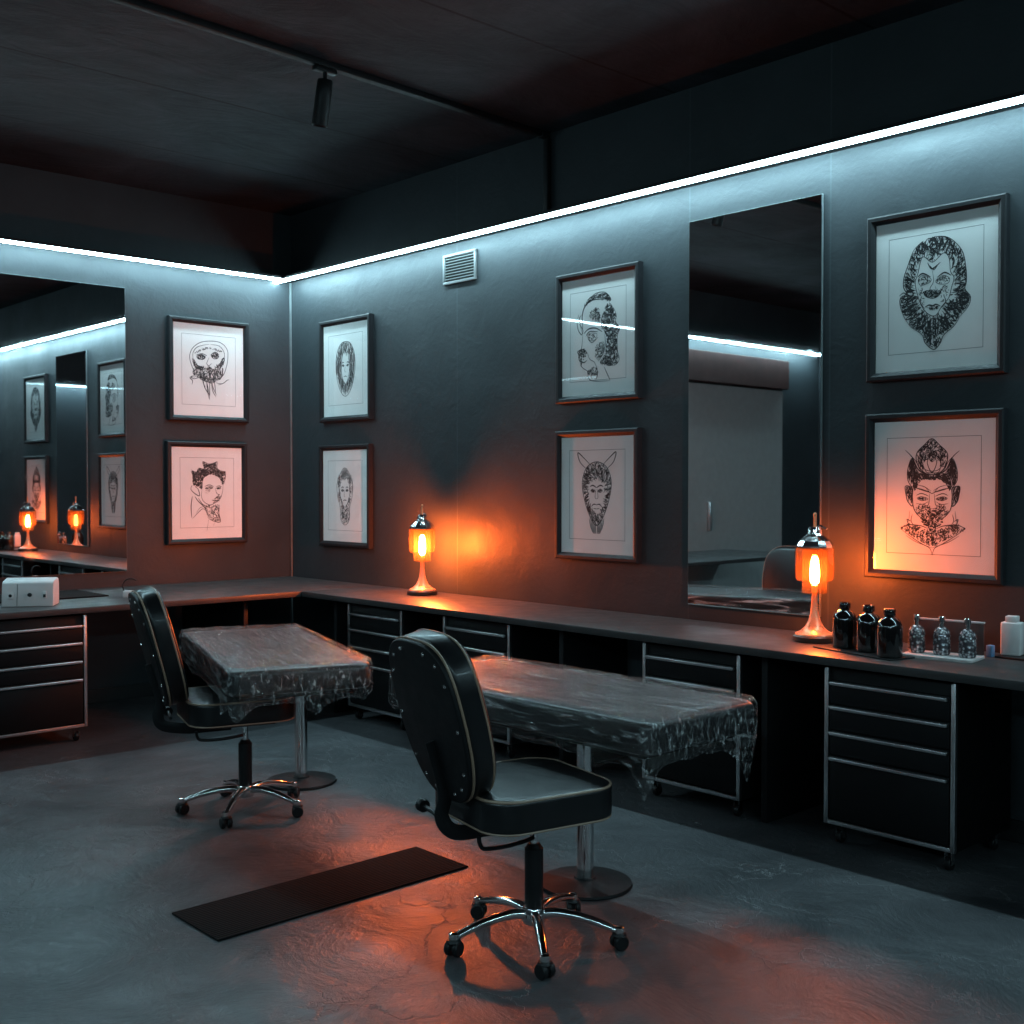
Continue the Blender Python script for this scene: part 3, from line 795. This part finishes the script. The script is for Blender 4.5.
# ------------------------------------------------------------------ stools
def make_stool(label, loc, rz, base_rz, bx=0.0):
    t = thing('swivel_stool', label, 'swivel chair', loc, rz, 'black swivel chairs')
    sz0, sz1 = .415, .518; UX = -.042
    # seat cushion
    out = rrect(.45, .45, .10, 8)
    b = BM(); cushion(b, out, sz0, sz1, .016, .012); seat = obj('seat', b, M['leather'], t, (UX,0,0), sharp=60)
    b = BM(); tube(b, [(x*.985, y*.985, sz1-.004) for x, y in out], .0045, 8, True)
    obj('piping', b, M['piping'], seat)
    b = BM(); tube(b, [(x*.985, y*.985, sz0+.006) for x, y in out], .004, 8, True)
    obj('piping', b, M['piping'], seat)
    b = BM(); box(b, -.12, .12, -.10, .10, .385, .4145, .01); box(b, -.20, -.02, -.03, .03, .372, .392, .004)
    obj('seat_plate', b, M['blackplas'], t)
    # backrest: outline in its own (y, z) plane then tilted back
    ol = []
    n = 56
    for i in range(n):
        a = 2*PI*i/n
        c, s = math.cos(a), math.sin(a)
        e = 2/3.4
        yy = .205*math.copysign(abs(c)**e, c); zz = .25*math.copysign(abs(s)**e, s)
        k = 1 - .22*max(0, (-zz/.25))**1.6
        ol.append((yy*k, zz))
    tilt = Matrix.Translation((-.335-bx,0,.735)) @ Matrix.Rotation(rad(-15),4,'Y')
    toX = Matrix(((0,0,1,0),(1,0,0,0),(0,1,0,0),(0,0,0,1)))      # (u, v, w) -> x=w, y=u, z=v
    mb = tilt @ toX
    b = BM(); cushion(b, ol, -.012, .070, .018, .014, m=mb); back = obj('backrest', b, M['leather'], t, sharp=60)
    b = BM(); cushion(b, [(x*.99,y*.99) for x, y in ol], -.030, -.0125, .006, -.0, m=mb); 
    shell = obj('back_panel', b, M['shell'], t, sharp=50)
    for w_ in (-.012, .056):
        b = BM(); tube(b, [mb @ Vector((x*.992, y*.992, w_)) for x, y in ol], .0042, 8, True); obj('piping', b, M['piping'], back)
    for i in range(14):
        x, y = ol[int(i*n/14)]
        b = BM()
        lathe(b, ((.0065,.0),(.0055,.003),(.003,.0045),(0,.005)), 10, m=mb @ Matrix.Translation((x*.88,y*.88,-.0298)) @ Matrix.Rotation(PI,4,'X'))
        obj('rivet', b, M['rivet'], shell)
    # J-shaped flat bar
    pts = smooth_pts([mb @ Vector((0,-.06,-.034)), mb @ Vector((0,-.22,-.034)), (-.322-bx,0,.445), (-.300-bx,0,.402), (-.255,0,.382), (-.16,0,.380), (-.06,0,.381)], 6)
    b = BM(); tube(b, pts, .010, 10, flat=(.5,2.4)); obj('back_bracket', b, M['blackplas'], t)
    b = BM(); lathe(b, ((0,0),(.018,0),(.021,.006),(.021,.024),(.016,.03),(0,.03)), 16, (-.30,.155,.43), Matrix.Rotation(-PI/2,4,'X'))
    tube(b, [(-.315,.0,.43),(-.30,.16,.43)], .007, 10); kn = obj('adjuster_knob', b, M['blackplas'], t)
    b = BM(); tube(b, [(-.17,.03,.395),(-.20,.16,.388),(-.225,.205,.390)], [.005,.005,.011], 10); obj('tilt_lever', b, M['blackplas'], t)
    # loop-shaped height lever
    b = BM(); tube(b, smooth_pts([(-.215,-.035,.372),(-.212,-.036,.350),(-.195,-.036,.333),(-.12,-.034,.328),(-.05,-.030,.332),(-.016,-.020,.334)], 6), .0065, 10); obj('height_lever', b, M['blackplas'], t)
    # column
    b = BM(); lathe(b, ((.013,.26),(.013,.39)), 18); obj('gas_rod', b, M['chrome'], t)
    b = BM(); lathe(b, ((.026,.10),(.029,.11),(.029,.295),(.024,.30),(.018,.31),(.0,.31)), 24); obj('column', b, M['blackplas'], t)
    # star base
    b = BM(); lathe(b, ((0,.062),(.034,.062),(.040,.075),(.040,.10),(.034,.112),(0,.112)), 26); hub = obj('hub', b, M['chrome'], t)
    for i in range(5):
        a = base_rz - rz + rad(72)*i
        b = BM()
        P = smooth_pts([(.025,0,.092),(.08,0,.098),(.16,0,.088),(.225,0,.070),(.264,0,.056)], 5)
        nP = len(P)
        tube(b, P, [.019-.007*(q/(nP-1)) for q in range(nP)], 12, flat=(.85,1.0))
        lathe(b, ((0,.046),(.014,.046),(.016,.052),(.015,.068),(.008,.072),(0,.072)), 14, (.266,0,0))
        R_ = Matrix.Rotation(a,4,'Z')
        for v in b.verts: v.co = R_ @ v.co
        leg = obj('leg', b, M['chrome'], t)
        b = BM()
        mw_ = Matrix.Rotation(rad(35),4,'Z') @ Matrix.Rotation(PI/2,4,'X')
        for q in (-.014,.014):
            lathe(b, ((0,-.009),(.021,-.009),(.024,-.005),(.024,.005),(.021,.009),(0,.009)), 18, Vector((.266,0,.024)) + (Matrix.Rotation(rad(35),3,'Z') @ Vector((0,q,0))), mw_)
        box(b, -.016, .016, -.008, .008, .02, .050, .004, m=Matrix.Translation((.266,0,0)) @ Matrix.Rotation(rad(35),4,'Z'))
        lathe(b, ((.0,.03),(.018,.036),(.023,.044),(.020,.050),(0,.050)), 16, (.266,0,0))
        for v in b.verts: v.co = R_ @ v.co
        obj('castor', b, M['blackplas'], leg)
    return t
make_stool('black swivel chair in front with its riveted back towards us by the rubber mat', (4.762,-2.10,0), rad(78), rad(251))
make_stool('black swivel chair tucked under the farther wrapped bed, beside the left worktop', (2.862,-2.022,0), rad(73), rad(241), .045)

# ------------------------------------------------------------------ treatment beds in cling film
def make_bed(label, loc, rz, L, Wd, post, tails, seed):
    t = thing('treatment_bed', label, 'treatment bed', loc, rz, 'film-wrapped treatment beds')
    z0, z1 = .595, .695
    out = rrect(L, Wd, .05, 8)
    b = BM(); cushion(b, out, z0, z1, .022, .0); pad = obj('padded_top', b, M['leather'], t, sharp=60)
    b = BM(); box(b, -L/2+.06, L/2-.06, -Wd/2+.05, Wd/2-.05, .572, .594, .004); obj('under_frame', b, M['black'], t)
    px, py = post
    b = BM(); lathe(b, ((.055,.545),(.055,.571)), 24, (px,py,0)); lathe(b, ((.030,.02),(.030,.55)), 28, (px,py,0)); obj('pedestal_post', b, M['chrome'], t)
    b = BM(); lathe(b, ((0,0),(.165,0),(.168,.004),(.165,.012),(.06,.020),(.040,.024),(.036,.03),(0,.03)), 48, (px,py,0)); obj('pedestal_base', b, M['drawer'], t)
    # the film: top, sides and a loose hanging skirt
    rnd = random.Random(seed)
    N = 300
    r = .055; w2, h2 = L+.014, Wd+.014
    dense = []
    base = rrect(w2, h2, r, 10); base.append(base[0])
    seg = [math.dist(base[i], base[i+1]) for i in range(len(base)-1)]; tot = sum(seg)
    def at(s):
        s %= tot; i = 0
        while s > seg[i] and i < len(seg)-1: s -= seg[i]; i += 1
        k = s/seg[i] if seg[i] > 0 else 0
        p, q = base[i], base[i+1]
        d = Vector((q[0]-p[0], q[1]-p[1]))
        if d.length < 1e-9: d = Vector((1,0))
        d.normalize()
        return Vector((p[0]+(q[0]-p[0])*k, p[1]+(q[1]-p[1])*k)), Vector((d.y, -d.x))
    def near(pt):
        return min(range(600), key=lambda i: (at(tot*i/600)[0]-Vector(pt)).length)*tot/600
    T = [(near(p), wd, ln) for p, wd, ln in tails]
    def dist(s, s0):
        d = (s-s0) % tot
        return d if d < tot/2 else d-tot
    b = BM(); rings = []
    tops = (0.12,.25,.38,.5,.6,.7,.78,.85,.91,.96,.985)
    def nz(x, y, z, sc_=1.0): return noise.noise(Vector((x*sc_+seed*7.3, y*sc_, z*sc_)))
    for f in tops:
        ring = []
        for i in range(N):
            p, nn = at(tot*i/N)
            q = Vector((math.copysign(max(0, abs(p.x)-(1-f)*h2*.5), p.x), p.y*f)) if True else p
            z = z1+.015 + .0045*nz(q.x*1.2, q.y*9, 0, 2.2) + .003*nz(q.x*3, q.y*14, 5, 2.0)
            ring.append(b.verts.new((q.x, q.y, z)))
        rings.append(ring)
    rows = ((.0,.0),(.012,.004),(.04,.03),(.065,.05),(.09,.0),(.115,.0))
    for dz, _ in rows:
        ring = []
        for i in range(N):
            s = tot*i/N; p, nn = at(s)
            wv = .0035*nz(s*3.2+dz*14, dz*10, 1.0, 2.0) + .002*nz(s*12, dz*16, 3, 2.0)
            o_ = (.003 if dz > .005 else -.004)+max(-.002, wv)
            ring.append(b.verts.new((p.x+nn.x*o_, p.y+nn.y*o_, z1+.008-dz)))
        rings.append(ring)
    K = 9
    for k in range(1, K+1):
        fr = k/K; ring = []
        for i in range(N):
            s = tot*i/N
            ln = .022 + .016*abs(nz(s*2.2, 0, 9, 2.0)) + .012*nz(s*7, 4, 2, 2.0)
            sh = 0.0
            for s0, wd, l_ in T:
                d = dist(s, s0); gk = math.exp(-(d/wd)**2)
                ln += l_*gk; sh += -d*gk*.55*fr**1.3
            ln = max(.012, ln)
            p, nn = at(s+sh)
            o_ = .004 + .012*fr*nz(s*9, fr*1.5, 7, 2.0) - .018*fr*(1 if ln < .06 else .2)
            ring.append(b.verts.new((p.x+nn.x*o_, p.y+nn.y*o_, z1-.111-ln*fr)))
        rings.append(ring)
    for a, c in zip(rings, rings[1:]):
        for i in range(N):
            j = (i+1) % N
            b.faces.new((a[i],a[j],c[j],c[i]))
    # close the middle of the top with cross strips
    r0 = rings[0]
    half = N//2
    ce = b.verts.new((0,0,z1+.010))
    b.faces.new(r0)
    b.verts.remove(ce)
    obj('cling_film', b, M['film'], t, sharp=180)
    return t
BX0, BX1 = 3.74, 5.065
make_bed('near black treatment bed wrapped in clear film beside the front swivel chair', ((BX0+BX1)/2,-1.625,0), 0, BX1-BX0, .57,
         (4.515-(BX0+BX1)/2, -1.61+1.625), [((.64,-.28),.045,.10), ((.64,.20),.05,.13), ((.45,-.285),.06,.03), ((-.2,-.285),.1,.02)], 2)
ang = rad(-19); Lb, Wb = 1.36, .58
fl = Vector((2.045,-1.915)); ux = Vector((math.cos(ang), math.sin(ang))); uy = Vector((-math.sin(ang), math.cos(ang)))
ctr = fl + ux*Lb/2 + uy*Wb/2
pp = Vector((2.62,-1.585))-ctr
make_bed('farther black treatment bed wrapped in clear film by the left swivel chair', (ctr.x,ctr.y,0), ang, Lb, Wb,
         (pp.dot(ux), pp.dot(uy)), [((.70,-.27),.06,.06), ((.55,-.29),.05,.05), ((.73,.05),.07,.05), ((-.3,-.29),.1,.02)], 5)

# ------------------------------------------------------------------ rubber mat on the floor
b = BM(); box(b, -.157, .157, -.512, .512, 0, .006, .002)
tag(obj('floor_mat', b, M['ribbed'], None, (3.94,-2.31,.0005), 0), 'black ribbed rubber mat lying on the concrete floor', 'mat')

# ------------------------------------------------------------------ table lamps
def make_lamp(label, loc, rz):
    t = thing('table_lamp', label, 'table lamp', loc, rz, 'amber glass table lamps')
    b = BM(); lathe(b, ((0,0),(.088,0),(.092,.004),(.092,.022),(.086,.028),(0,.028)), 44); obj('foot', b, M['lampbase'], t)
    b = BM(); lathe(b, ((0,.0285),(.082,.0285),(.080,.034),(.058,.045),(.040,.062),(.026,.088),(.018,.120),(.0135,.160),(.012,.200),(.012,.225),(.0,.225)), 40); obj('stem', b, M['copper'], t)
    b = BM(); lathe(b, ((.015,.226),(.015,.240),(.010,.246),(0,.246)), 20); obj('bulb_holder', b, M['copper'], t)
    b = BM(); lathe(b, ((0,.247),(.017,.251),(.021,.275),(.020,.310),(.015,.350),(.010,.362),(0,.365)), 24); obj('bulb', b, M['bulb'], t)
    # glass: wide outer cylinder and narrower inner collar (single-walled shells with thickness)
    b = BM(); lathe(b, ((.050,.209),(.052,.206),(.054,.209),(.054,.395),(.051,.395),(.051,.209)), 44); obj('inner_glass', b, M['lampglass'], t)
    b = BM(); lathe(b, ((.060,.258),(.074,.260),(.080,.270),(.082,.300),(.082,.402),(.079,.402),(.079,.300),(.077,.272),(.072,.263),(.060,.261)), 48); obj('outer_glass', b, M['lampglass'], t)
    b = BM(); lathe(b, ((.078,.4025),(.079,.410),(.076,.418),(.066,.432),(.048,.448),(.036,.455),(.032,.462),(.030,.478),(.024,.490),(.0,.492)), 14); cap = obj('cap', b, M['chrome'], t, sharp=10)
    b = BM(); lathe(b, ((.006,.49),(.006,.535),(.008,.542),(.006,.55),(0,.553)), 14); obj('finial', b, M['copper'], cap)
    b = BM(); tube(b, smooth_pts([(.02,0,.488),(.035,0,.497),(.06,.004,.488),(.072,.006,.484)], 5), .004, 8); obj('cap_lever', b, M['chrome'], cap)
    return t
lp = make_lamp('glowing amber table lamp in front of the tall mirror beside the black bottles', (4.585,-.26,TZ), rad(-20))
lp2 = dup(lp, 'glowing amber table lamp near the room corner on the narrow worktop', (1.80,-.20,TZ), rad(-20))
for ch in lp2.children:
    if ch.name.startswith('bulb') and 'holder' not in ch.name:
        ch.data = ch.data.copy(); ch.data.materials[0] = M['bulb_far']

# ------------------------------------------------------------------ bottles, trays and small things on the narrow worktop
b = BM(); box(b, -.21, .20, -.09, .09, 0, .006, .002)
tag(obj('bar_mat', b, M['blackplas'], None, (4.92,-.405,TZ), rad(-14)), 'thin black mat under the three black bottles', 'mat')
def dark_bottle(label, loc):
    t = thing('bottle', label, 'bottle', loc, 0, 'black glass bottles on the worktop')
    b = BM(); lathe(b, ((0,0),(.044,0),(.048,.004),(.049,.012),(.049,.110),(.047,.125),(.040,.140),(.026,.152),(.019,.157),(.018,.166),(0,.166)), 36); obj('bottle_body', b, M['darkglass'], t)
    b = BM(); lathe(b, ((.021,.160),(.023,.163),(.023,.180),(.020,.186),(.012,.188),(0,.188)), 24); obj('stopper', b, M['darkglass'], t)
    return t
db = dark_bottle('black glass bottle nearest the lamp, first of the three on the black mat', (4.80,-.375,TZ+.0062))
dup(db, 'black glass bottle in the middle of the three on the black mat', (4.925,-.405,TZ+.0062), 0)
dup(db, 'black glass bottle next to the crystal bottles, last of the three on the black mat', (5.055,-.475,TZ+.0062), 0)

TR = rad(7)
t = thing('tray', 'pale tray with a raised back rail holding three crystal bottles', 'tray', (5.19,-.315,TZ), TR)
ot = rrect(.275, .17, .02, 5)
b = BM(); cushion(b, ot, .0, .014, .004); obj('tray_plate', b, M['tray'], t)
b = BM(); box(b, -.134, .132, .068, .078, .0145, .135, .003); obj('back_rail', b, M['brown'], t)
b = BM(); box(b, -.136, .134, .064, .082, .1352, .142, .002); obj('rail_cap', b, M['tray'], t)
def crystal(label, loc):
    t = thing('crystal_bottle', label, 'bottle', loc, 0, 'crystal bottles on the pale tray')
    b = BM(); lathe(b, ((0,0),(.028,0),(.031,.004),(.032,.012),(.032,.075),(.029,.090),(.020,.103),(.012,.108),(0,.108)), 16); obj('bottle_body', b, M['crystal'], t, sharp=12)
    b = BM(); lathe(b, ((.010,.108),(.010,.122),(.013,.124),(.013,.146),(.010,.149),(0,.149)), 14); obj('bottle_neck', b, M['chrome'], t)
    return t
def tp(x, y): 
    v = Matrix.Rotation(TR,3,'Z') @ Vector((x,y,0)); return (5.19+v.x, -.315+v.y, TZ+.0142)
cr = crystal('faceted crystal bottle on the pale tray nearest the black bottles', tp(-.100,-.005))
dup(cr, 'faceted crystal bottle in the middle of the pale tray', tp(0,-.01), 0)
dup(cr, 'faceted crystal bottle on the pale tray nearest the white dispenser', tp(.101,-.02), 0)

b = BM(); box(b, -.16, .25, -.07, .07, 0, .008, .002)
tag(obj('serving_tray', b, M['blackplas'], None, (5.485,-.095,TZ), 0), 'flat black tray under the white dispenser', 'tray')
t = thing('dispenser', 'plain white box-shaped dispenser standing on the black tray', 'dispenser', (5.362,-.092,TZ+.0082), rad(10))
b = BM(); box(b, -.037, .037, -.030, .030, 0, .128, .005, 3); obj('dispenser_body', b, M['white'], t)
b = BM(); box(b, -.022, .022, -.022, .022, .1282, .152, .003, 2); obj('dispenser_cap', b, M['white'], t)
b = BM(); box(b, -.012, .012, -.015, .015, 0, .046, .003)
tag(obj('card_box', b, M['blue'], None, (5.305,-.155,TZ), rad(0)), 'tiny blue box between the crystal bottles and the white dispenser', 'box')

# ------------------------------------------------------------------ things on the left worktop
t = thing('power_box', 'white sloping power box with three controls on the left worktop', 'power box', (.80,-2.185,TZ), rad(58))
b = BM()
prof = [(-.075,0),(.085,0),(.085,.10),(.070,.135),(.030,.150),(-.050,.012)]
prof = [(-.085,0),(.085,0),(.085,.120),(.070,.146),(.045,.152),(-.052,.140),(-.066,.128)]
vsA = [b.verts.new((-.135, y, z)) for y, z in prof]; vsB = [b.verts.new((.135, y, z)) for y, z in prof]
b.faces.new(vsA); b.faces.new(list(reversed(vsB)))
for i in range(len(prof)):
    j = (i+1) % len(prof); b.faces.new((vsA[i], vsB[i], vsB[j], vsA[j]))
bmesh.ops.bevel(b, geom=list(b.edges), offset=.006, segments=2, profile=.5, affect='EDGES')
obj('casing', b, M['white'], t)
pm = Matrix.Translation((0,-.0755,.064)) @ Matrix.Rotation(rad(81.5),4,'X')   # on the sloping front, z outwards
b = BM(); box(b, -.055, -.053, -.060, .060, -.0005, .0012, m=pm); obj('casing_seam', b, M['black'], t)
b = BM(); box(b, -.105, -.073, -.022, .016, -.0005, .005, .002, m=pm); sk = obj('socket', b, M['white'], t)
b = BM(); lathe(b, ((0,.0045),(.009,.0045),(.009,.0062),(0,.0062)), 16, m=pm @ Matrix.Translation((-.089,-.004,0))); obj('socket_hole', b, M['black'], sk)
b = BM(); lathe(b, ((0,0),(.011,0),(.011,.010),(.009,.012),(0,.012)), 18, m=pm @ Matrix.Translation((.012,0,0)))
box(b, .002, .022, -.0035, .0035, .012, .018, .001, m=pm @ Matrix.Translation((0,0,0))); obj('dial', b, M['blackplas'], t)
b = BM(); box(b, .078, .100, -.020, .020, -.0005, .006, .003, m=pm); sw = obj('rocker_switch', b, M['white'], t)
b = BM(); box(b, .082, .096, -.015, .002, .0055, .009, .002, m=pm); obj('switch_rocker', b, M['blackplas'], sw)

b = BM(); box(b, -.24, .24, -.40, .45, 0, .008, .002)
tag(obj('desk_mat', b, M['ribbed'], None, (.36,-2.10,TZ), 0), 'black mat lying on the left worktop below the wide mirror', 'mat')
t = thing('charger', 'small pale charger with a curled black lead at the end of the black mat', 'charger', (.76,-1.60,TZ), rad(60))
b = BM(); box(b, -.03, .03, -.022, .022, 0, .042, .005); obj('charger_body', b, M['white'], t)
b = BM(); tube(b, smooth_pts([(-.025,.0,.0405),(-.032,0,.075),(-.012,0,.105),(.02,.005,.112),(.045,.01,.10)], 6), .0035, 8); obj('lead', b, M['blackplas'], t)
b = BM(); box(b, -.03, .03, -.02, .02, 0, .07, .003)
tag(obj('card_box', b, M['blue'], None, (.76,-2.39,TZ), rad(60)), 'small blue box beside the white power box at the left picture edge', 'box')

# ------------------------------------------------------------------ camera
cd = bpy.data.cameras.new('camera'); cam = bpy.data.objects.new('camera', cd); COL.objects.link(cam)
cd.sensor_width = 36; cd.lens = 36*1147/1024; cd.clip_start = .05
cam.location = (7.31,-4.55,1.42)
cam.rotation_euler = (rad(90-1.3485), 0, math.atan2(.734,.679))
sc.camera = cam

w = bpy.data.worlds.new('world'); sc.world = w; w.use_nodes = True
w.node_tree.nodes['Background'].inputs[0].default_value = (.01,.012,.014,1)
w.node_tree.nodes['Background'].inputs[1].default_value = .2
